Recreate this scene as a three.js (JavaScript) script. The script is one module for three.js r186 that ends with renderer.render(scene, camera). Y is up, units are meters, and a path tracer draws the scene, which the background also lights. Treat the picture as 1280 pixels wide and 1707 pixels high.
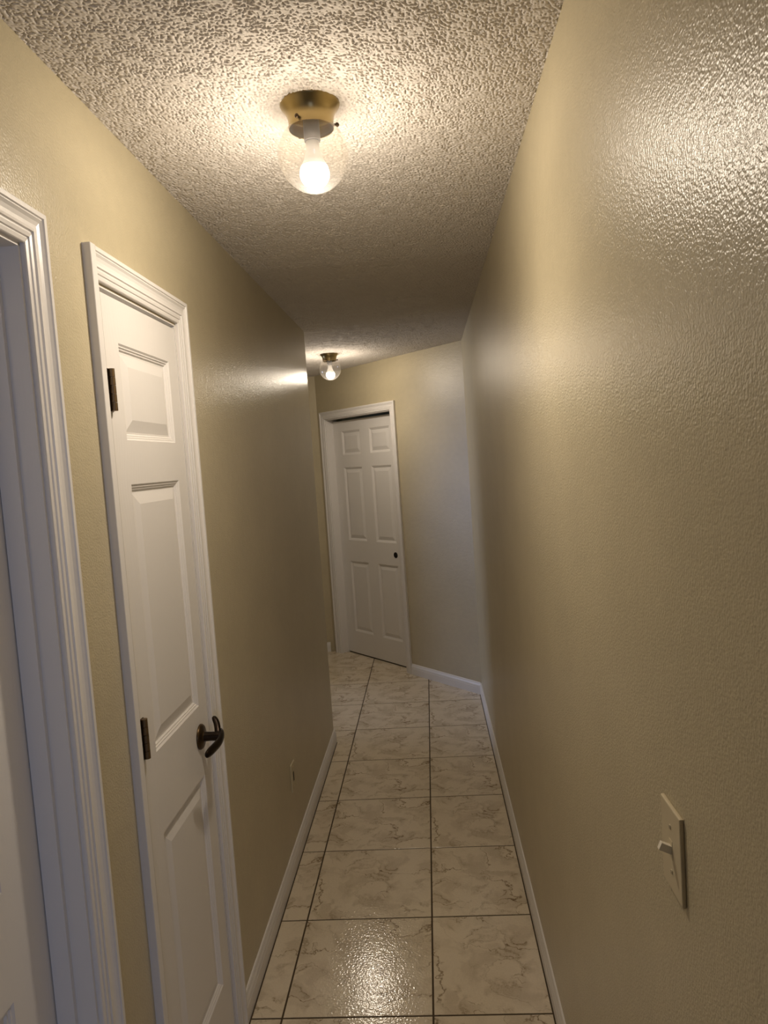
import * as THREE from 'three';
import { mergeGeometries } from 'three/addons/utils/BufferGeometryUtils.js';
import { RectAreaLightUniformsLib } from 'three/addons/lights/RectAreaLightUniformsLib.js';

// ---------------------------------------------------------------- camera, sky, daylight, exposure
const scene = new THREE.Scene();
const camera = new THREE.PerspectiveCamera(2 * Math.atan(853.5 / 1183) * 180 / Math.PI, 1280 / 1707, 0.01, 100);
camera.position.set(0, 1.665, 0);
camera.rotation.set(-0.0722543, 0.0635782, -0.067829, 'YXZ');
scene.add(camera);

const renderer = new THREE.WebGLRenderer({ antialias: true });
renderer.toneMapping = THREE.LinearToneMapping;
renderer.toneMappingExposure = 1.0;
renderer.shadowMap.enabled = true;
renderer.shadowMap.type = THREE.PCFSoftShadowMap;
RectAreaLightUniformsLib.init();

const lin = (r, g, b) => new THREE.Color().setRGB(r, g, b);
scene.background = lin(0.30, 0.38, 0.52);                 // overcast evening sky outside the two windows

const LAMP_COLOR = lin(1.0, 0.88, 0.73);
const LAMP_POWER = [[0.86, 1.1], [0.85, 0.7]];            // candela of the two ceiling bulbs: all round, and more below the dome than beside it
const DAY_COLOR = lin(0.50, 0.63, 1.0);
const DAY_REAR = 5.0, DAY_SIDE = 19.0;                     // radiance of the two windows

function daylight(w, h, pos, target, power) {
  const l = new THREE.RectAreaLight(DAY_COLOR, power, w, h);
  l.position.set(...pos); l.lookAt(...target); l.castShadow = true; scene.add(l);
}
daylight(1.5, 1.3, [1.45, 1.45, 3.93], [1.45, 1.45, 0], DAY_REAR);
daylight(0.72, 1.2, [-4.99, 1.37, -5.25], [0, 1.37, -5.25], DAY_SIDE);

// ---------------------------------------------------------------- measures (metres)
const H = 2.438, XL = -0.652, XR = 0.287;                 // ceiling height, the two long walls
const ZEND = -4.11;                                       // end of the left wall
const AX = 0.287, AZ = -4.86;                             // where the right wall meets the diagonal wall
const DD = new THREE.Vector2(-0.67087, -0.74158);         // along the diagonal wall
const DN = new THREE.Vector2(-0.74158, 0.67087);          // out of the diagonal wall
const DL = 1.80;                                          // length of the diagonal wall
const BX = AX + DD.x * DL, BZ = AZ + DD.y * DL;           // its far end
const ZB = 0.45;                                          // hall opens into the room behind the camera
const T = 0.115;                                          // wall thickness
const TILE = 0.4590, TX0 = -0.0825, TZ0 = -2.01;

// ---------------------------------------------------------------- random + tileable noise
function rng(seed) { let s = seed >>> 0; return () => { s = (s + 0x6D2B79F5) | 0; let t = Math.imul(s ^ (s >>> 15), 1 | s); t = (t + Math.imul(t ^ (t >>> 7), 61 | t)) ^ t; return ((t ^ (t >>> 14)) >>> 0) / 4294967296; }; }
const GRAD = (() => { const r = rng(77), a = []; for (let i = 0; i < 256; i++) { const t = r() * Math.PI * 2; a.push([Math.cos(t), Math.sin(t)]); } return a; })();
const PERM = (() => { const r = rng(31), a = [...Array(256).keys()]; for (let i = 255; i > 0; i--) { const j = Math.floor(r() * (i + 1)); [a[i], a[j]] = [a[j], a[i]]; } return a; })();
function pnoise(x, y, px, py, seed = 0) {                 // gradient noise with period px, py
  const x0 = Math.floor(x), y0 = Math.floor(y), fx = x - x0, fy = y - y0;
  const m = (a, n) => ((a % n) + n) % n;
  const g = (ix, iy) => GRAD[PERM[(PERM[(m(ix, px) + seed) & 255] + m(iy, py) + (m(ix, px) >> 8) * 37 + (m(iy, py) >> 8) * 91) & 255]];
  const u = fx * fx * fx * (fx * (fx * 6 - 15) + 10), v = fy * fy * fy * (fy * (fy * 6 - 15) + 10);
  const a = g(x0, y0), b = g(x0 + 1, y0), c = g(x0, y0 + 1), d = g(x0 + 1, y0 + 1);
  const n00 = a[0] * fx + a[1] * fy, n10 = b[0] * (fx - 1) + b[1] * fy, n01 = c[0] * fx + c[1] * (fy - 1), n11 = d[0] * (fx - 1) + d[1] * (fy - 1);
  return (n00 + (n10 - n00) * u + (n01 - n00) * v + (n00 - n10 - n01 + n11) * u * v) * 1.5;
}
const clamp = (x, a = 0, b = 1) => Math.min(b, Math.max(a, x));
const sstep = (a, b, x) => { const t = clamp((x - a) / (b - a)); return t * t * (3 - 2 * t); };
function texture(n, fn, color, repeat = 1) {
  const d = new Uint8Array(n * n * 4);
  for (let j = 0; j < n; j++) for (let i = 0; i < n; i++) {
    const c = fn(i / n, j / n), k = (j * n + i) * 4;
    if (color) { d[k] = clamp(c[0], 0, 255); d[k + 1] = clamp(c[1], 0, 255); d[k + 2] = clamp(c[2], 0, 255); } else d[k] = d[k + 1] = d[k + 2] = clamp(c) * 255;
    d[k + 3] = 255;
  }
  const t = new THREE.DataTexture(d, n, n, THREE.RGBAFormat);
  t.wrapS = t.wrapT = THREE.RepeatWrapping; t.magFilter = THREE.LinearFilter; t.minFilter = THREE.LinearMipmapLinearFilter; t.generateMipmaps = true;
  if (color) t.colorSpace = THREE.SRGBColorSpace;
  t.repeat.set(repeat, repeat); t.needsUpdate = true;
  return t;
}
// rolled orange-peel paint, 0.4 m a repeat
const peel = texture(1024, (u, v) => 0.5 + 0.42 * pnoise(u * 96, v * 96, 96, 96, 3) + 0.22 * pnoise(u * 190, v * 190, 190, 190, 9) + 0.25 * pnoise(u * 24, v * 24, 24, 24, 5), false, 1 / 0.4);
// painted plaster, barely uneven in tone
const plaster = texture(512, (u, v) => { const n = 1 + 0.02 * pnoise(u * 6, v * 6, 6, 6, 1) + 0.012 * pnoise(u * 40, v * 40, 40, 40, 2); return [250 * n, 249 * n, 247 * n]; }, true, 1 / 1.3);
// embossed wood grain of the moulded doors, grain along v
const grain = texture(512, (u, v) => { const w = u * 40 + 2.2 * pnoise(u * 4, v * 2, 4, 2, 8) + 0.8 * pnoise(u * 9, v * 4, 9, 4, 12); return 0.5 + 0.3 * Math.sin(w * Math.PI * 2) * (0.5 + 0.5 * pnoise(u * 12, v * 3, 12, 3, 15)) + 0.25 * pnoise(u * 90, v * 5, 90, 5, 4); }, false, 1 / 0.5);
// brush marks of trim paint
const brush = texture(512, (u, v) => 0.5 + 0.4 * pnoise(u * 60, v * 3, 60, 3, 21) + 0.3 * pnoise(u * 20, v * 14, 20, 14, 22), false, 1 / 0.3);
// the print of the floor tiles: cream ground, cloudy ochre patches, broken smoky veins that branch
function marble(seed) {
  return texture(1024, (u, v) => {
    const f = (k, s) => pnoise(u * k, v * k, k, k, seed + s);
    const U = u + 0.10 * f(3, 1) + 0.05 * f(8, 2) + 0.028 * f(20, 3) + 0.012 * f(48, 18), V = v + 0.10 * f(3, 4) + 0.05 * f(8, 5) + 0.028 * f(20, 6) + 0.012 * f(48, 19);
    const w = (kx, ky, s) => pnoise(U * kx, V * ky, kx, ky, seed + s);
    const ridge = (a, wd) => Math.exp(-a * a / (wd * wd));
    const patch = sstep(-0.15, 0.45, w(3, 4, 13)), patch2 = sstep(-0.1, 0.4, w(5, 6, 14));
    const main = ridge(w(2, 3, 10), 0.022) * (0.25 + 0.75 * patch);
    const side = ridge(w(5, 7, 11), 0.05) * patch * patch2;
    const smoke = ridge(w(4, 6, 12), 0.17) * patch2 * (0.5 + 0.5 * patch);
    const cloud = sstep(-0.3, 0.7, w(4, 5, 7) + 0.5 * w(11, 13, 8));
    const grainy = 0.75 + 0.5 * f(70, 15) + 0.4 * f(150, 16);
    const k = clamp(0.16 * cloud + grainy * (0.80 * main + 0.62 * side + 0.40 * smoke) + 0.03 * f(90, 17), -0.1, 1);
    return [220 - 104 * k, 207 - 112 * k, 184 - 116 * k];
  }, true, 1 / 0.46);
}
const marbles = [marble(40), marble(90)];
const tileBump = texture(512, (u, v) => 0.5 + 0.3 * pnoise(u * 64, v * 64, 64, 64, 2) + 0.4 * pnoise(u * 36, v * 36, 36, 36, 6) + 0.2 * pnoise(u * 9, v * 9, 9, 9, 7), false, 1 / 0.3);

// ---------------------------------------------------------------- materials
const mat = (o) => new THREE.MeshStandardMaterial(o);
const M = {
  wall: mat({ color: lin(0.55, 0.485, 0.335), roughness: 0.34, map: plaster, bumpMap: peel, bumpScale: 0.00065 }),
  ceiling: mat({ color: lin(0.66, 0.615, 0.565), roughness: 0.95 }),
  trim: mat({ color: lin(0.78, 0.755, 0.73), roughness: 0.36, bumpMap: brush, bumpScale: 0.00015 }),
  door: mat({ color: lin(0.78, 0.755, 0.73), roughness: 0.38, bumpMap: grain, bumpScale: 0.00022 }),
  grout: mat({ color: lin(0.075, 0.052, 0.030), roughness: 0.95 }),
  tile: marbles.map((m) => mat({ color: lin(1, 1, 1), map: m, roughness: 0.13, bumpMap: tileBump, bumpScale: 0.00030 })),
  brass: mat({ color: lin(0.33, 0.25, 0.115), metalness: 1, roughness: 0.30 }),
  brassDark: mat({ color: lin(0.085, 0.055, 0.028), metalness: 0.85, roughness: 0.38 }),
  brassWorn: mat({ color: lin(0.17, 0.115, 0.060), metalness: 0.8, roughness: 0.40 }),
  bronze: mat({ color: lin(0.022, 0.014, 0.009), metalness: 0.8, roughness: 0.28 }),
  black: mat({ color: lin(0.008, 0.007, 0.007), metalness: 0.4, roughness: 0.35 }),
  steel: mat({ color: lin(0.30, 0.29, 0.29), metalness: 0.8, roughness: 0.4 }),
  ivory: mat({ color: lin(0.60, 0.52, 0.36), roughness: 0.38 }),
  ivoryPale: mat({ color: lin(0.80, 0.75, 0.64), roughness: 0.35 }),
  slot: mat({ color: lin(0.01, 0.009, 0.008), roughness: 0.8 }),
  plainWall: mat({ color: lin(0.55, 0.485, 0.335), roughness: 0.5 }),
  frost: mat({ color: lin(0.8, 0.79, 0.76), roughness: 0.5 }),
  glow: mat({ color: lin(0.9, 0.88, 0.84), roughness: 0.4, emissive: lin(1.0, 0.86, 0.66), emissiveIntensity: 5 }),
  globe: new THREE.MeshPhysicalMaterial({ color: lin(0.97, 0.95, 0.92), roughness: 0.07, transmission: 1, thickness: 0, ior: 1.5 }),
  pane: new THREE.MeshPhysicalMaterial({ color: lin(0.97, 0.98, 0.98), roughness: 0.0, transmission: 1, thickness: 0, ior: 1.5 }),
};

// ---------------------------------------------------------------- builders
const used = {};
function numbered(n) { const k = used[n] = (used[n] ?? -1) + 1; return k ? `${n}_${String(k).padStart(3, '0')}` : n; }
function mesh(name, geo, m, parent = scene) {
  const o = new THREE.Mesh(geo, m); o.name = parent === scene ? numbered(name) : name;
  o.castShadow = o.receiveShadow = true; parent.add(o); return o;
}
function group(name, parent = scene) { const g = new THREE.Group(); g.name = parent === scene ? numbered(name) : name; parent.add(g); return g; }
function struct(o, label) { o.userData.kind = 'structure'; if (label) o.userData.label = label; return o; }
function tag(o, label, category, grp) { o.userData.label = label; o.userData.category = category; if (grp) o.userData.group = grp; return o; }

// triangles -> flat geometry with uv in metres (box mapping)
function soup(tris, matrix) {
  const p = []; for (const t of tris) for (const v of t) p.push(v[0], v[1], v[2]);
  let vol = 0;
  for (let i = 0; i < p.length; i += 9) { const [a, b, c, d, e, f, g, h, k] = p.slice(i, i + 9); vol += a * (e * k - f * h) - b * (d * k - f * g) + c * (d * h - e * g); }
  const g = new THREE.BufferGeometry();
  g.setAttribute('position', new THREE.BufferAttribute(new Float32Array(p), 3));
  if (matrix) g.applyMatrix4(matrix);
  return finish(g);
}
function finish(g) {
  g = g.index ? g.toNonIndexed() : g;
  g.deleteAttribute('normal'); g.computeVertexNormals(); boxUV(g); return g;
}
function boxUV(g) {
  const p = g.attributes.position, n = g.attributes.normal, uv = new Float32Array(p.count * 2);
  for (let i = 0; i < p.count; i++) {
    const ax = Math.abs(n.getX(i)), ay = Math.abs(n.getY(i)), az = Math.abs(n.getZ(i));
    if (ay > ax && ay > az) { uv[i * 2] = p.getX(i); uv[i * 2 + 1] = p.getZ(i); }
    else if (ax >= az) { uv[i * 2] = p.getZ(i); uv[i * 2 + 1] = p.getY(i); }
    else { uv[i * 2] = p.getX(i); uv[i * 2 + 1] = p.getY(i); }
  }
  g.setAttribute('uv', new THREE.BufferAttribute(uv, 2)); return g;
}
function box(x0, x1, y0, y1, z0, z1) {
  const g = new THREE.BoxGeometry(Math.abs(x1 - x0), Math.abs(y1 - y0), Math.abs(z1 - z0));
  g.translate((x0 + x1) / 2, (y0 + y1) / 2, (z0 + z1) / 2); return boxUV(g);
}
function bevelBox(x0, x1, y0, y1, z0, z1, b) {            // chamfered box, chamfer on all edges
  const s = new THREE.Shape([[x0 + b, y0 + b], [x1 - b, y0 + b], [x1 - b, y1 - b], [x0 + b, y1 - b]].map((q) => new THREE.Vector2(...q)));
  const g = new THREE.ExtrudeGeometry(s, { depth: z1 - z0 - 2 * b, bevelEnabled: true, bevelSize: b, bevelThickness: b, bevelSegments: 2 });
  g.translate(0, 0, z0 + b); return boxUV(g.index ? g.toNonIndexed() : g);
}
// a basis: local u (along the wall), v (up), n (out of the wall)
function frame(ox, oz, ux, uz, nx, nz) { return new THREE.Matrix4().set(ux, 0, nx, ox, 0, 1, 0, 0, uz, 0, nz, oz, 0, 0, 0, 1); }
const LEFT = frame(XL, 0, 0, -1, 1, 0);                    // u = -z, n = +x     (mirrored basis is avoided: see fix)
const RIGHT = frame(XR, 0, 0, 1, -1, 0);                   // u = +z, n = -x
const DIAG = frame(AX, AZ, DD.x, DD.y, DN.x, DN.y);
function place(g, m) {                                     // apply a basis, keep faces outward when the basis is left-handed
  g = g.index ? g.toNonIndexed() : g;
  g.applyMatrix4(m);
  if (m.determinant() < 0) flip(g);
  return finish(g);
}
function flip(g) { const p = g.attributes.position.array; for (let i = 0; i < p.length; i += 9) for (let k = 0; k < 3; k++) { const t = p[i + 3 + k]; p[i + 3 + k] = p[i + 6 + k]; p[i + 6 + k] = t; } }
function orient(tris) {
  let vol = 0; const d = (a, b, c) => a[0] * (b[1] * c[2] - b[2] * c[1]) - a[1] * (b[0] * c[2] - b[2] * c[0]) + a[2] * (b[0] * c[1] - b[1] * c[0]);
  for (const [a, b, c] of tris) vol += d(a, b, c);
  return vol < 0 ? tris.map(([a, b, c]) => [a, c, b]) : tris;
}
// closed profile [(t, n)...] swept from the points fa(t) to fb(t), both (u, v): a straight moulding with mitred ends
function moulding(profile, fa, fb, m) {
  const ring = (f) => profile.map(([t, n]) => { const [u, v] = f(t); return [u, v, n]; });
  const A = ring(fa), B = ring(fb), tris = [], k = profile.length;
  for (let i = 0; i < k; i++) { const j = (i + 1) % k; tris.push([A[i], A[j], B[j]], [A[i], B[j], B[i]]); }
  const sh = THREE.ShapeUtils.triangulateShape(profile.map(([a, b]) => new THREE.Vector2(a, b)), []);
  const ccw = THREE.ShapeUtils.isClockWise(profile.map(([a, b]) => new THREE.Vector2(a, b)));
  for (const [a, b, c] of sh) { tris.push([A[a], A[c], A[b]], [B[a], B[b], B[c]]); }
  const g = new THREE.BufferGeometry(), p = [];
  // caps from triangulateShape follow the profile's winding; sides wind the same way
  for (const t of orient(tris)) for (const v of t) p.push(...v);
  g.setAttribute('position', new THREE.BufferAttribute(new Float32Array(p), 3));
  return place(g, m);
}
// colonial casing: t from the inner (0) to the outer edge (W), n out of the wall
const W = 0.064;
const CASING = [[0, -0.001], [0, 0.008], [0.0015, 0.0095], [0.008, 0.0105], [0.0095, 0.0085], [0.0115, 0.0085], [0.0125, 0.0115], [0.0185, 0.0125], [0.0205, 0.0100], [0.0235, 0.0100], [0.025, 0.0135], [0.031, 0.0118], [0.038, 0.0115], [0.045, 0.0132], [0.050, 0.0165], [0.0515, 0.0150], [0.0530, 0.0150], [0.0545, 0.0180], [0.0625, 0.0180], [W, 0.0165], [W, -0.001]];
const BASE = [[0, -0.001], [0, 0.0125], [0.048, 0.0130], [0.050, 0.0115], [0.053, 0.0115], [0.055, 0.0125], [0.064, 0.0110], [0.072, 0.0075], [0.078, 0.0065], [0.082, 0.0045], [0.083, 0.0025], [0.083, -0.001]];
const legUp = (u0, dir, top) => [(t) => [u0 + dir * t, 0.0], (t) => [u0 + dir * t, top + t]];

// moulded door: a slab with openings for the panels, every panel a mesh of its own. u from 0 to w, front face at n = 0
const PANEL = [[0, 0], [0.004, -0.0035], [0.0065, -0.0035], [0.009, -0.0065], [0.0115, -0.0065], [0.0145, -0.0105], [0.019, -0.0105], [0.046, -0.0030], [0.048, -0.0030]];
function panelGeo(u0, u1, v0, v1, m, n0) {
  const r = PANEL.map(([i, d]) => [[u0 + i, v0 + i, d + n0], [u1 - i, v0 + i, d + n0], [u1 - i, v1 - i, d + n0], [u0 + i, v1 - i, d + n0]]);
  const p = [], quad = (a, b, c, d) => p.push(...a, ...b, ...c, ...a, ...c, ...d);
  for (let k = 0; k + 1 < r.length; k++) for (let s = 0; s < 4; s++) { const e = (s + 1) % 4; quad(r[k][s], r[k][e], r[k + 1][e], r[k + 1][s]); }
  const z = r[r.length - 1]; quad(z[0], z[1], z[2], z[3]);
  const b = r[0].map((q) => [q[0], q[1], n0 - 0.02]); quad(b[3], b[2], b[1], b[0]);
  for (let s = 0; s < 4; s++) { const e = (s + 1) % 4; quad(b[s], b[e], r[0][e], r[0][s]); }
  const g = new THREE.BufferGeometry(); g.setAttribute('position', new THREE.BufferAttribute(new Float32Array(p), 3));
  return place(g, m);
}
function doorLeaf(parent, u0, u1, v0, v1, n0, panels, m, thick = 0.035) {
  const s = new THREE.Shape([[u0, v0], [u1, v0], [u1, v1], [u0, v1]].map((q) => new THREE.Vector2(...q)));
  for (const [a, b, c, d] of panels) s.holes.push(new THREE.Path([[a, c], [a, d], [b, d], [b, c]].map((q) => new THREE.Vector2(...q))));
  const g = new THREE.ExtrudeGeometry(s, { depth: thick, bevelEnabled: false }); g.translate(0, 0, n0 - thick);
  mesh('door_leaf', place(g, m), M.door, parent);
  for (const [a, b, c, d] of panels) mesh('panel', panelGeo(a, b, c, d, m, n0), M.door, parent);
}
function wallShape(outline, holes, depth, m, n0 = 0) {     // outline in (u, v); front face at n0, body behind it
  const s = new THREE.Shape(outline.map((q) => new THREE.Vector2(...q)));
  for (const h of holes) s.holes.push(new THREE.Path(h.map((q) => new THREE.Vector2(...q))));
  const g = new THREE.ExtrudeGeometry(s, { depth, bevelEnabled: false }); g.translate(0, 0, n0 - depth);
  return place(g, m);
}
const rect = (u0, u1, v0, v1) => [[u0, v0], [u1, v0], [u1, v1], [u0, v1]];

// ---------------------------------------------------------------- the setting
// door openings on the left wall, u = -z
const D1 = { u0: 0.385, u1: 1.171, top: 2.062 };           // recessed door beside the camera
const D2 = { u0: 1.425, u1: 1.909, top: 2.066 };           // closet
const D3 = { u0: 0.802, u1: 1.680, top: 2.043 };           // sliding door in the diagonal wall
struct(mesh('wall_left', wallShape([[-ZB, 0], [D1.u0, 0], [D1.u0, D1.top], [D1.u1, D1.top], [D1.u1, 0], [D2.u0, 0], [D2.u0, D2.top], [D2.u1, D2.top], [D2.u1, 0], [-ZEND, 0], [-ZEND, H], [-ZB, H]], [], T, LEFT), M.wall), 'long beige hallway wall with the two white doors');
struct(mesh('wall_right', wallShape(rect(AZ, ZB, 0, H), [], T, RIGHT), M.wall), 'long beige hallway wall with the light switch');
struct(mesh('wall_far', wallShape([[-0.06, 0], [D3.u0, 0], [D3.u0, D3.top], [D3.u1, D3.top], [D3.u1, 0], [DL, 0], [DL, H], [-0.06, H]], [], T, DIAG), M.wall), 'diagonal beige wall around the sliding door');
struct(mesh('wall_closet', box(-1.5, -1.4, 0, H, ZEND + T, ZB - T), M.plainWall), 'back wall of the closet and the room beside it');
const XP = -2.3;                                            // end of the side passage
struct(mesh('wall_end', wallShape(rect(XP - T, BX + 0.06, 0, H), [], T, frame(0, BZ, 1, 0, 0, 1)), M.wall), 'short beige wall beside the sliding door');
struct(mesh('wall_corner', box(XP, XL - T, 0, H, ZEND + T, ZEND), M.wall), 'beige wall of the side passage');
struct(mesh('wall_passage', wallShape([[ZEND + T, 0], [ZEND + T, H], [-BZ * -1 - T, H], [BZ - T, 0], [-5.2, 0], [-5.2, 2.05], [-4.62, 2.05], [-4.62, 0]].map(([a, b]) => [a, b]), [], T, frame(XP, 0, 0, 1, 1, 0)), M.plainWall), 'end wall of the side passage with an open doorway');
// side room with a window
{
  const x0 = -5.0, z0 = -6.4, z1 = -3.4;
  struct(mesh('wall_side', wallShape(rect(z0, z1, 0, H), [rect(-5.65, -4.85, 0.72, 2.02)], T, frame(x0, 0, 0, 1, 1, 0)), M.plainWall));
  struct(mesh('wall_side', box(x0, XP - T, 0, H, z0 - T, z0), M.plainWall));
  struct(mesh('wall_side', box(x0, XP - T, 0, H, z1, z1 + T), M.plainWall));
  struct(mesh('wall_side', box(XP - T, XP, 0, H, ZEND + T, z1 + T), M.plainWall));
  const w = struct(group('window_1'));
  mesh('window_frame', mergeGeometries([box(x0 - 0.09, x0 - 0.04, 0.72, 0.76, -5.65, -4.85), box(x0 - 0.09, x0 - 0.04, 1.98, 2.02, -5.65, -4.85), box(x0 - 0.09, x0 - 0.04, 0.76, 1.98, -5.65, -5.61), box(x0 - 0.09, x0 - 0.04, 0.76, 1.98, -4.89, -4.85)]), M.trim, w);
  mesh('pane', box(x0 - 0.068, x0 - 0.064, 0.76, 1.98, -5.61, -4.89), M.pane, w);
}
// room behind the camera with a window
{
  const x0 = -2.2, x1 = 2.9, z1 = 4.0;
  struct(mesh('wall_rear', wallShape(rect(x0, x1, 0, H), [rect(0.65, 2.25, 0.75, 2.15)], T, frame(0, z1, 1, 0, 0, -1)), M.plainWall));
  struct(mesh('wall_rear', box(x0 - T, x0, 0, H, ZB, z1 + T), M.plainWall));
  struct(mesh('wall_rear', box(x1, x1 + T, 0, H, ZB, z1 + T), M.plainWall));
  struct(mesh('wall_rear', box(x0, XL - T, 0, H, ZB - T, ZB), M.plainWall));
  struct(mesh('wall_rear', box(XR + T, x1, 0, H, ZB - T, ZB), M.plainWall));
  const w = struct(group('window_2'));
  mesh('window_frame', mergeGeometries([box(0.65, 2.25, 0.75, 0.79, z1 + 0.04, z1 + 0.09), box(0.65, 2.25, 2.11, 2.15, z1 + 0.04, z1 + 0.09), box(0.65, 0.69, 0.79, 2.11, z1 + 0.04, z1 + 0.09), box(2.21, 2.25, 0.79, 2.11, z1 + 0.04, z1 + 0.09)]), M.trim, w);
  mesh('pane', box(0.69, 2.21, 0.79, 2.11, z1 + 0.064, z1 + 0.068), M.pane, w);
}

// ---- floor: dark grout bed, every tile a mesh of its own, cut at the walls
const floor = struct(mesh('floor', box(-5.1, 3.0, -0.12, -0.0014, -7.2, 4.1), M.grout), 'cream marble-look tile floor with dark grout');
{
  const clip = (poly, a, b, c) => {                         // keep a*x + b*z <= c
    const out = [];
    poly.forEach((p, i) => {
      const q = poly[(i + 1) % poly.length], dp = a * p[0] + b * p[1] - c, dq = a * q[0] + b * q[1] - c;
      if (dp <= 0) out.push(p);
      if ((dp < 0 && dq > 0) || (dp > 0 && dq < 0)) { const t = dp / (dp - dq); out.push([p[0] + (q[0] - p[0]) * t, p[1] + (q[1] - p[1]) * t]); }
    });
    return out;
  };
  const area = (p) => { let a = 0; p.forEach((q, i) => { const r = p[(i + 1) % p.length]; a += q[0] * r[1] - q[1] * r[0]; }); return a / 2; };
  const cache = {}, G = 0.0030, B = 0.0005, R = rng(5);
  const tileAt = (cx, cz, poly, full, variant, turn) => {
    const key = full ? 'full' : null;
    let g = key && cache[key];
    if (!g) {
      const local = poly.map(([x, z]) => [x - cx, z - cz]);
      // shrink by the bevel, then extrude upwards with a rounded arris
      let q = area(local) < 0 ? local.slice().reverse() : local;
      const n = q.length, ins = q.map((p, i) => {
        const a = q[(i + n - 1) % n], c = q[(i + 1) % n], d1 = [p[0] - a[0], p[1] - a[1]], d2 = [c[0] - p[0], c[1] - p[1]];
        const l1 = Math.hypot(...d1), l2 = Math.hypot(...d2), n1 = [-d1[1] / l1, d1[0] / l1], n2 = [-d2[1] / l2, d2[0] / l2];
        const k = 1 + n1[0] * n2[0] + n1[1] * n2[1]; return [p[0] + (n1[0] + n2[0]) / k * B, p[1] + (n1[1] + n2[1]) / k * B];
      });
      const top = [], v3 = (p, y) => [p[0], y, p[1]];
      for (let i = 1; i + 1 < n; i++) top.push([v3(ins[0], 0), v3(ins[i + 1], 0), v3(ins[i], 0)]);
      for (let i = 0; i < n; i++) { const j = (i + 1) % n;
        top.push([v3(ins[i], 0), v3(ins[j], 0), v3(q[j], -B)], [v3(ins[i], 0), v3(q[j], -B), v3(q[i], -B)]);
        top.push([v3(q[i], -B), v3(q[j], -B), v3(q[j], -0.0014)], [v3(q[i], -B), v3(q[j], -0.0014), v3(q[i], -0.0014)]); }
      g = soup(top);
      const nn = g.attributes.normal; let up = 0; for (let i = 0; i < nn.count; i++) up += nn.getY(i);
      if (up < 0) { flip(g); g = finish(g); }
      if (key) cache[key] = g;
    }
    const o = mesh('tile', g, M.tile[variant], floor);
    o.position.set(cx, 0, cz);
    return o;
  };
  // outline regions: hall + passage corner (one convex clip each)
  for (let i = -6; i <= 1; i++) for (let j = -4; j <= 10; j++) {
    const cx = TX0 + (i + 0.5) * TILE, cz = TZ0 - (j - 0.5) * TILE;
    const h = TILE / 2 - G;
    const sq = [[cx - h, cz - h], [cx + h, cz - h], [cx + h, cz + h], [cx - h, cz + h]];
    const parts = [];
    // the hall
    let a = clip(clip(clip(clip(sq, -1, 0, -(XL + 0.0165)), 1, 0, XR - 0.0165), 0, 1, ZB), 0, -1, -BZ - 0.004);
    a = a.length ? clip(a, -DN.x, -DN.y, -(DN.x * AX + DN.y * AZ) + 0.078) : a;
    if (a.length > 2) { const lim = sq; parts.push(a); }
    // the side passage
    let b = clip(clip(clip(sq, 1, 0, XL + 0.0165), -1, 0, -(XP + 0.002)), 0, 1, ZEND - 0.0165);
    b = b.length ? clip(clip(b, 0, -1, -BZ - 0.004), -DN.x, -DN.y, -(DN.x * AX + DN.y * AZ) + 0.078) : b;
    const variant = (i * 7 + j * 3 + 40) % 5 < 3 ? 0 : 1;
    const total = Math.abs(area(sq));
    // a tile that crosses from hall to passage is one piece beyond the wall end
    if (cz + h < ZEND - 0.0165) { let c = clip(clip(clip(sq, 1, 0, XR - 0.0165), -1, 0, -(XP + 0.002)), 0, -1, -BZ - 0.004); c = c.length ? clip(c, -DN.x, -DN.y, -(DN.x * AX + DN.y * AZ) + 0.078) : c; if (c.length > 2 && Math.abs(area(c)) > 0.0008) tileAt(cx, cz, c, Math.abs(Math.abs(area(c)) - total) < 1e-6, variant); continue; }
    if (a.length > 2 && Math.abs(area(a)) > 0.0008) tileAt(cx, cz, a, Math.abs(Math.abs(area(a)) - total) < 1e-6, variant);
    if (b.length > 2 && Math.abs(area(b)) > 0.0008) tileAt(cx, cz, b, false, variant);
  }
}

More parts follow.
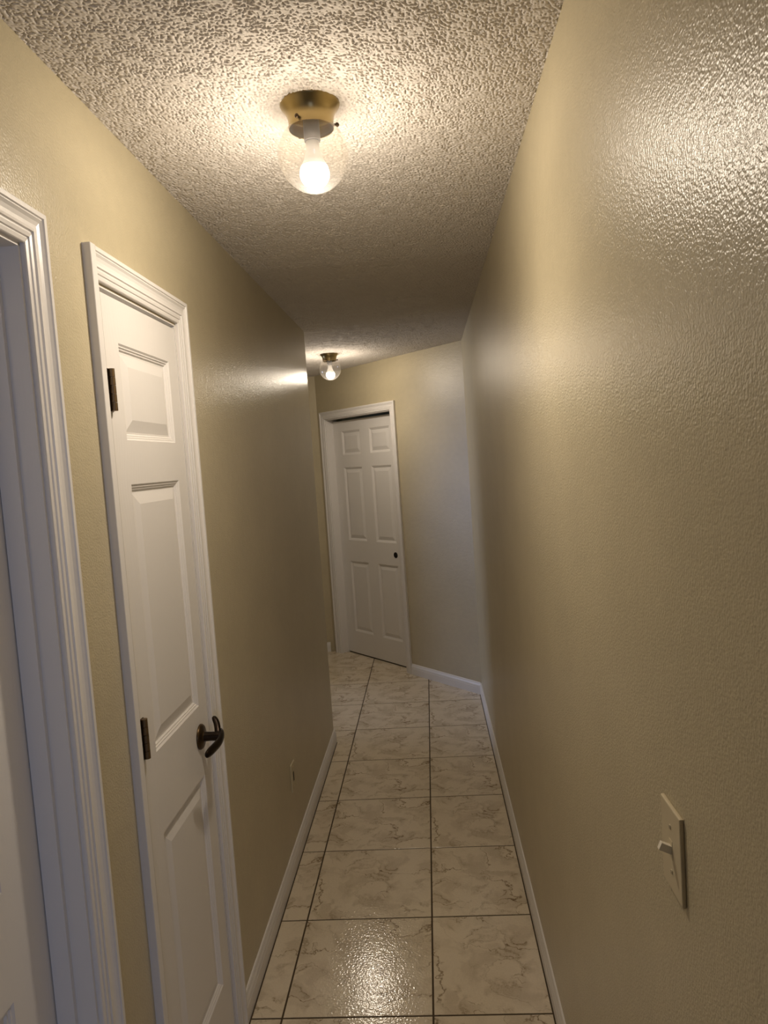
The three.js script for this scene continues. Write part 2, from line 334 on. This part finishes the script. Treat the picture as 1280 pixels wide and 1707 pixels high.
// ---- ceiling: slab with a sprayed popcorn coat
const ceiling = struct(mesh('ceiling', box(-5.1, 3.0, H, H + 0.15, -7.2, 4.1), M.ceiling), 'white sprayed popcorn ceiling');
{
  const height = (x, z) => {                                // metres below the slab
    const k = 1 / 0.0056, wob = pnoise(x * 40, z * 40, 4096, 4096, 61) * 0.5;
    const n = pnoise(x * k + wob, z * k - wob, 4096, 4096, 50) + 0.35 * pnoise(x * k * 2.1, z * k * 2.1, 8192, 8192, 52) + 0.3 * pnoise(x * 22, z * 22, 4096, 4096, 53);
    const lump = pnoise(x * 45, z * 45, 4096, 4096, 55);
    return 0.0006 + 0.0038 * sstep(-0.52, -0.08, n) + 0.0011 * clamp(n - 0.05, 0, 1) + 0.0007 * lump;
  };
  const coat = (x0, x1, z0, z1, step) => {
    const nx = Math.round((x1 - x0) / step), nz = Math.round((z1 - z0) / step), p = new Float32Array((nx + 1) * (nz + 1) * 3), idx = new Uint32Array(nx * nz * 6);
    let k = 0;
    for (let j = 0; j <= nz; j++) for (let i = 0; i <= nx; i++) { const x = x0 + (x1 - x0) * i / nx, z = z0 + (z1 - z0) * j / nz; p[k++] = x; p[k++] = H - height(x, z); p[k++] = z; }
    k = 0;
    for (let j = 0; j < nz; j++) for (let i = 0; i < nx; i++) { const a = j * (nx + 1) + i, b = a + 1, c = a + nx + 1, d = c + 1; idx[k++] = a; idx[k++] = b; idx[k++] = c; idx[k++] = b; idx[k++] = d; idx[k++] = c; }
    const g = new THREE.BufferGeometry(); g.setAttribute('position', new THREE.BufferAttribute(p, 3)); g.setIndex(new THREE.BufferAttribute(idx, 1)); g.computeVertexNormals();
    return g;
  };
  const c = mesh('popcorn_coat', mergeGeometries([coat(XL, XR, -1.75, -0.90, 0.0015), coat(XL, XR, -2.8, -1.75, 0.0021), coat(XL, XR, ZEND, -2.8, 0.0034), coat(-1.1, XR, -5.25, ZEND, 0.0036), coat(-1.1, XR - 0.3, BZ, -5.25, 0.0036), coat(XL, XR, -0.90, ZB, 0.006)]), M.ceiling, ceiling);
  c.userData.kind = 'stuff';
}

// ---- casings
function casing(name, d, m, opts = {}) {
  const g = struct(group(name), opts.label);
  const r = 0.005;                                          // reveal
  const ul = d.u0 - r, ur = d.u1 + r, top = d.top + r;
  if (opts.strip) {                                         // the leg by the hinges is ripped down to a narrow strip
    const s = [[0, -0.001], [0, 0.0170], [0.001, 0.018], [0.021, 0.018], [0.022, 0.017], [0.022, -0.001]];
    mesh('casing_leg', moulding(s, (t) => [ul - t, 0], (t) => [ul - t, top + W], m), M.trim, g);
    mesh('casing_head', moulding(CASING, (t) => [ul, top + t], (t) => [ur + t, top + t], m), M.trim, g);
  } else {
    mesh('casing_leg', moulding(CASING, ...legUp(ul, -1, top), m), M.trim, g);
    mesh('casing_head', moulding(CASING, (t) => [ul - t, top + t], (t) => [ur + t, top + t], m), M.trim, g);
  }
  mesh('casing_leg', moulding(CASING, ...legUp(ur, 1, top), m), M.trim, g);
  return g;
}
const slab = (u0, u1, v0, v1, n0, n1, m) => { const g = new THREE.BoxGeometry(u1 - u0, v1 - v0, n1 - n0); g.translate((u0 + u1) / 2, (v0 + v1) / 2, (n0 + n1) / 2); return place(g, m); };
const trim1 = casing('trim_1', D1, LEFT, { label: 'white moulded casing around the recessed door' });
const trim2 = casing('trim_2', { u0: D2.u0 + 0.005, u1: D2.u1 - 0.002, top: D2.top }, LEFT, { strip: true, label: 'white moulded casing around the narrow closet door' });
const trim3 = casing('trim_3', D3, DIAG, { label: 'white casing around the sliding door' });

// ---- door 1: recessed behind its jamb
{
  const d = struct(group('door_1'), 'white panel door set back behind a deep jamb');
  const j = 0.0;
  mesh('jamb', slab(D1.u1 - 0.001, D1.u1 + 0.018, 0, D1.top, -T, 0.0005, LEFT), M.trim, trim1);
  mesh('jamb', slab(D1.u0 - 0.018, D1.u0 + 0.001, 0, D1.top, -T, 0.0005, LEFT), M.trim, trim1);
  mesh('head_jamb', slab(D1.u0 + 0.001, D1.u1 - 0.001, D1.top - 0.001, D1.top + 0.018, -T, 0.0005, LEFT), M.trim, trim1);
  mesh('door_stop', slab(D1.u1 - 0.010, D1.u1 - 0.001, 0, D1.top - 0.001, -0.0685, -0.035, LEFT), M.trim, trim1);
  mesh('door_stop', slab(D1.u0 + 0.001, D1.u0 + 0.010, 0, D1.top - 0.001, -0.0685, -0.035, LEFT), M.trim, trim1);
  mesh('door_stop', slab(D1.u0 + 0.010, D1.u1 - 0.010, D1.top - 0.010, D1.top - 0.001, -0.0685, -0.035, LEFT), M.trim, trim1);
  const a = D1.u0 + 0.004, b = D1.u1 - 0.004, c = (a + b) / 2;
  const cols = [[a + 0.115, c - 0.058], [c + 0.058, b - 0.115]], rows = [[0.22, 0.83], [1.015, 1.635], [1.735, 1.935]];
  doorLeaf(d, a, b, 0.008, D1.top - 0.004, -0.0705, cols.flatMap((x) => rows.map((y) => [...x, ...y])), LEFT);
}
// ---- door 2: narrow closet door, hinges towards the camera, lever on the far stile
{
  const d = struct(group('door_2'), 'narrow white closet door with a dark bronze lever');
  mesh('jamb', slab(D2.u0, D2.u0 + 0.0385, 0, D2.top, -T, 0.0008, LEFT), M.trim, trim2);
  mesh('jamb', slab(D2.u1 - 0.0035, D2.u1, 0, D2.top, -T, 0.0008, LEFT), M.trim, trim2);
  mesh('head_jamb', slab(D2.u0 + 0.0385, D2.u1 - 0.0035, D2.top - 0.003, D2.top, -T, 0.0008, LEFT), M.trim, trim2);
  doorLeaf(d, 1.466, 1.9015, 0.010, 2.054, 0.0, [[1.534, 1.837, 0.245, 0.850], [1.534, 1.837, 1.040, 1.650], [1.534, 1.837, 1.748, 1.959]], LEFT);
  // hinges: two leaves and a five-knuckle barrel
  for (const v of [0.27, 1.098, 1.851]) {
    const h = group('hinge', d);
    mesh('hinge_leaf', slab(1.4405, 1.4640, v - 0.0445, v + 0.0445, 0.0006, 0.0030, LEFT), M.brassDark, h);
    for (let k = 0; k < 5; k++) {
      const g = new THREE.CylinderGeometry(0.0068, 0.0068, 0.0168, 14); g.translate(1.4685, v - 0.0356 + k * 0.0178, 0.0075);
      const o = mesh('knuckle', place(g, LEFT), M.brassWorn, h); smooth(o.geometry);
    }
    mesh('hinge_leaf', slab(1.4660, 1.4785, v - 0.0445, v + 0.0445, 0.0002, 0.0022, LEFT), M.brassDark, h);
  }
  // lever handle: rosette, neck, swept blade
  const hd = group('door_handle', d), uc = 1.828, vc = 0.958;
  const lathe = (pts, seg = 40) => { const g = new THREE.LatheGeometry(pts.map((q) => new THREE.Vector2(...q)), seg); g.rotateX(Math.PI / 2); return g; };
  let g = lathe([[0, 0.0], [0.0335, 0.0], [0.0335, 0.003], [0.031, 0.0065], [0.026, 0.0085], [0.017, 0.0095], [0.013, 0.012], [0.012, 0.016], [0, 0.016]]);
  g.translate(uc, vc, 0.0002); smooth(mesh('rosette', place(g, LEFT), M.brassDark, hd).geometry);
  g = lathe([[0, 0.012], [0.0130, 0.012], [0.0120, 0.030], [0.0125, 0.046], [0.0125, 0.058], [0.010, 0.063], [0, 0.064]], 28);
  g.translate(uc, vc, 0); smooth(mesh('neck', place(g, LEFT), M.bronze, hd).geometry);
  const curve = (pts) => new THREE.CatmullRomCurve3(pts.map((q) => new THREE.Vector3(...q)));
  const round = (t, e) => Math.sqrt(Math.max(0, 1 - Math.pow(Math.abs(2 * t - 1), e))) * 0.9 + 0.1;
  smooth(mesh('lever', blade(curve([[1.846, 0.967, 0.050], [1.828, 0.962, 0.059], [1.795, 0.956, 0.062], [1.755, 0.953, 0.057], [1.715, 0.951, 0.049]]), 40, (t) => [0.0125 * round(t, 7), 0.0072 * round(t, 7)], LEFT), M.bronze, hd).geometry);
  smooth(mesh('thumb_tail', blade(curve([[1.824, 0.954, 0.047], [1.840, 0.970, 0.045], [1.856, 0.985, 0.038], [1.868, 0.999, 0.027]]), 24, (t) => [0.0068 * round(t, 5), 0.0085 * round(t, 5)], LEFT), M.bronze, hd).geometry);
}
function smooth(g) {                                        // average normals of coincident vertices within 50 degrees
  const p = g.attributes.position, n = g.attributes.normal, map = new Map(), out = new Float32Array(n.count * 3);
  for (let i = 0; i < p.count; i++) { const k = `${Math.round(p.getX(i) * 1e5)},${Math.round(p.getY(i) * 1e5)},${Math.round(p.getZ(i) * 1e5)}`; if (!map.has(k)) map.set(k, []); map.get(k).push(i); }
  for (const l of map.values()) for (const i of l) { let x = 0, y = 0, z = 0; for (const j of l) { const d = n.getX(i) * n.getX(j) + n.getY(i) * n.getY(j) + n.getZ(i) * n.getZ(j); if (d > 0.64) { x += n.getX(j); y += n.getY(j); z += n.getZ(j); } } const q = Math.hypot(x, y, z) || 1; out[i * 3] = x / q; out[i * 3 + 1] = y / q; out[i * 3 + 2] = z / q; }
  g.setAttribute('normal', new THREE.BufferAttribute(out, 3)); return g;
}
function blade(curve, steps, size, m) {                     // elliptic section swept along a curve, tall axis kept upright
  const rings = [], N = 14, up = new THREE.Vector3(0, 1, 0);
  for (let i = 0; i <= steps; i++) {
    const t = i / steps, c = curve.getPoint(t), d = curve.getTangent(t), s = new THREE.Vector3().crossVectors(d, up).normalize(), w = new THREE.Vector3().crossVectors(s, d), [a, b] = size(t), r = [];
    for (let k = 0; k < N; k++) { const f = k / N * Math.PI * 2; r.push(c.clone().addScaledVector(w, Math.cos(f) * a).addScaledVector(s, Math.sin(f) * b).toArray()); }
    rings.push(r);
  }
  const tris = [];
  for (let i = 0; i < steps; i++) for (let k = 0; k < N; k++) { const e = (k + 1) % N; tris.push([rings[i][k], rings[i][e], rings[i + 1][e]], [rings[i][k], rings[i + 1][e], rings[i + 1][k]]); }
  for (const [r, f] of [[rings[0], 1], [rings[steps], 0]]) for (let k = 1; k + 1 < N; k++) tris.push(f ? [r[0], r[k + 1], r[k]] : [r[0], r[k], r[k + 1]]);
  const p = []; for (const t of orient(tris)) for (const v of t) p.push(...v);
  const g = new THREE.BufferGeometry(); g.setAttribute('position', new THREE.BufferAttribute(new Float32Array(p), 3)); return place(g, m);
}
// ---- door 3: six-panel sliding door in its pocket, black round flush pull
{
  const d = struct(group('door_3'), 'white six-panel sliding door with a round black flush pull');
  const cols = [[0.918, 1.176], [1.302, 1.560]], rows = [[0.205, 0.822], [1.004, 1.628], [1.735, 1.936]];
  doorLeaf(d, 0.795, 1.684, 0.010, 2.024, -0.075, cols.flatMap((x) => rows.map((y) => [...x, ...y])), DIAG);
  mesh('jamb', slab(D3.u1 - 0.001, D3.u1 + 0.02, 0, D3.top, -T, 0.0005, DIAG), M.trim, trim3);
  mesh('jamb', slab(D3.u0 - 0.02, D3.u0 + 0.001, 0, D3.top, -0.070, 0.0005, DIAG), M.trim, trim3);
  mesh('head_jamb', slab(D3.u0 - 0.001, D3.u1 + 0.001, D3.top - 0.001, D3.top + 0.02, -0.066, 0.0005, DIAG), M.trim, trim3);
  let g = new THREE.LatheGeometry([[0, 0.0006], [0.017, 0.0006], [0.0185, 0.0016], [0.022, 0.0026], [0.024, 0.0012], [0.024, 0]].map((q) => new THREE.Vector2(...q)), 32);
  g.rotateX(Math.PI / 2); g.translate(0.938, 0.908, -0.0748); smooth(mesh('flush_pull', place(g, DIAG), M.black, d).geometry);
  // the dark space behind the opening
  struct(mesh('wall_pocket', mergeGeometries([slab(0.4, 2.1, 0, H, -0.5, -0.42, DIAG), slab(0.4, 0.48, 0, H, -0.42, -T, DIAG), slab(2.02, 2.1, 0, H, -0.42, -T, DIAG)]), M.plainWall), 'dark space behind the sliding door');
}

// ---- baseboards
const bb = (name, runs, m, label) => { const g = struct(group(name), label); for (const [a, b, ma = 0, mb = 0] of runs) mesh('board', moulding(BASE, (t) => [a, t], (t) => [b, t], m), M.trim, g); return g; };
bb('baseboard_left', [[1.2405, 1.4025], [1.9715, -ZEND + 0.013]], LEFT, 'white baseboard below the outlet wall');
bb('baseboard_right', [[AZ + 0.006, ZB]], RIGHT, 'white baseboard below the light switch wall');
bb('baseboard_far', [[0.004, D3.u0 - 0.005 - W]], DIAG, 'short white baseboard beside the sliding door');
bb('baseboard_end', [[XP, BX - 0.03]], frame(0, BZ, 1, 0, 0, 1), 'white baseboard end left of the sliding door');
bb('baseboard_corner', [[-XL, -XP]], frame(0, ZEND, -1, 0, 0, -1));

// ---------------------------------------------------------------- ceiling lights
function ceilingLight(x, z, power, label) {
  const g = group('ceiling_light'); g.position.set(x, H, z);
  tag(g, label, 'ceiling light', 'globe ceiling lights in the hallway');
  const lathe = (name, pts, m, parent = g, seg = 48) => { const q = new THREE.LatheGeometry(pts.map((p) => new THREE.Vector2(...p)), seg); return mesh(name, q, m, parent); };
  lathe('canopy', [[0, -0.0005], [0.0635, -0.0005], [0.0645, -0.004], [0.0628, -0.008], [0.0585, -0.013], [0.0535, -0.020], [0.0500, -0.029], [0.0482, -0.040], [0.0480, -0.054], [0.0470, -0.0545], [0.0465, -0.052], [0.0475, -0.040], [0.0485, -0.030], [0.0500, -0.024], [0, -0.024]], M.brass);
  for (let k = 0; k < 3; k++) {                             // thumb screws that hold the globe
    const a = 2.2 + k * Math.PI * 2 / 3, q = new THREE.CylinderGeometry(0.0025, 0.0025, 0.007, 10); q.rotateZ(Math.PI / 2); q.translate(0.0515, -0.047, 0);
    const h = new THREE.SphereGeometry(0.0046, 12, 8); h.translate(0.0555, -0.047, 0);
    const s = mesh('thumb_screw', mergeGeometries([q, h]), M.brassDark, g); s.rotation.y = a;
  }
  const R = 0.076, cy = -0.054 - 0.0615 + 0.006;
  const pts = [[0.042, -0.038], [0.0435, -0.048]]; const a0 = Math.asin(0.0445 / R);
  for (let i = 0; i <= 40; i++) { const a = a0 + (Math.PI - a0) * i / 40; pts.push([Math.max(0.00001, Math.sin(a) * R), cy + Math.cos(a) * R]); }
  lathe('glass_globe', pts.reverse(), M.globe, g, 64);
  lathe('socket', [[0, -0.0225], [0.0175, -0.0225], [0.0175, -0.078], [0.0165, -0.080], [0, -0.080]], M.steel, g, 28);
  const bulb = group('bulb', g);
  lathe('bulb_neck', [[0, -0.0802], [0.0140, -0.0802], [0.0150, -0.098], [0.0215, -0.118], [0.0295, -0.134], [0, -0.134]], M.frost, bulb, 28);
  const dome = [[0.0297, -0.1342]]; for (let i = 0; i <= 16; i++) { const a = i / 16 * Math.PI / 2; dome.push([Math.max(0.00001, Math.cos(a) * 0.0325), -0.147 - Math.sin(a) * 0.031]); }
  lathe('bulb_dome', dome.reverse(), M.glow, bulb, 32);
  const l = new THREE.PointLight(LAMP_COLOR, power[0], 0, 2); l.position.set(0, -0.153, 0); l.castShadow = true; l.shadow.radius = 1.3; l.shadow.mapSize.set(1024, 1024); l.shadow.camera.near = 0.02; g.add(l);
  const d = new THREE.SpotLight(LAMP_COLOR, power[1], 0, 1.5, 1, 2); d.position.set(0, -0.153, 0); d.target.position.set(0, -1.2, 0); d.castShadow = true; d.shadow.radius = 1.3; d.shadow.mapSize.set(1024, 1024); d.shadow.camera.near = 0.02; g.add(d, d.target);
  return g;
}
ceilingLight(-0.200, -1.572, LAMP_POWER[0], 'clear glass globe light on brass canopy near the closet door');
ceilingLight(-0.630, -5.020, LAMP_POWER[1], 'clear glass globe light on brass canopy before the six-panel door');

// ---------------------------------------------------------------- wall plates
{
  const g = group('light_switch'); tag(g, 'ivory toggle light switch plate on the beige wall', 'light switch');
  g.position.set(XR, 1.145, -0.893);
  const B = frame(0, 0, 0, 1, -1, 0);
  mesh('plate', place(bevelBox(-0.035, 0.035, -0.057, 0.057, 0, 0.0058, 0.0016), B), M.ivory, g);
  const s = new THREE.Shape([[-0.0035, 0], [0.0035, 0], [0.0028, 0.0165], [-0.0028, 0.0165]].map((q) => new THREE.Vector2(...q)));
  const t = new THREE.ExtrudeGeometry(s, { depth: 0.009, bevelEnabled: true, bevelSize: 0.0006, bevelThickness: 0.0006, bevelSegments: 2 });
  t.translate(0, 0, -0.0045); t.rotateX(Math.PI / 2 - 0.42); t.translate(0, -0.001, 0.0045);
  mesh('toggle', place(t, B), M.ivoryPale, g);
  mesh('toggle_slot', place(bevelBox(-0.0055, 0.0055, -0.0125, 0.0125, 0.0050, 0.0062, 0.0003), B), M.ivory, g);
  for (const v of [-0.030, 0.030]) {
    const q = new THREE.CylinderGeometry(0.0030, 0.0034, 0.0016, 14); q.rotateX(Math.PI / 2); q.translate(0, v, 0.0063);
    const sc = mesh('screw', place(q, B), M.ivory, g);
    mesh('screw_slot', place(bevelBox(-0.0005, 0.0005, v - 0.0024, v + 0.0024, 0.0066, 0.00725, 0.0001), B), M.slot, sc);
  }
}
{
  const g = group('wall_plate'); tag(g, 'wall-coloured plate with dark centre slot low on the wall past the closet', 'wall plate');
  g.position.set(XL, 0.354, -2.900);
  const B = frame(0, 0, 0, -1, 1, 0);
  mesh('plate', place(bevelBox(-0.035, 0.035, -0.057, 0.057, 0, 0.0065, 0.0018), B), M.plainWall, g);
  mesh('slot', place(bevelBox(-0.0085, 0.0085, -0.020, 0.020, 0.0050, 0.0070, 0.0004), B), M.slot, g);
  for (const v of [-0.042, 0.042]) { const q = new THREE.CylinderGeometry(0.0030, 0.0034, 0.0016, 14); q.rotateX(Math.PI / 2); q.translate(0, v, 0.0070); mesh('screw', place(q, B), M.ivory, g); }
}

renderer.render(scene, camera);
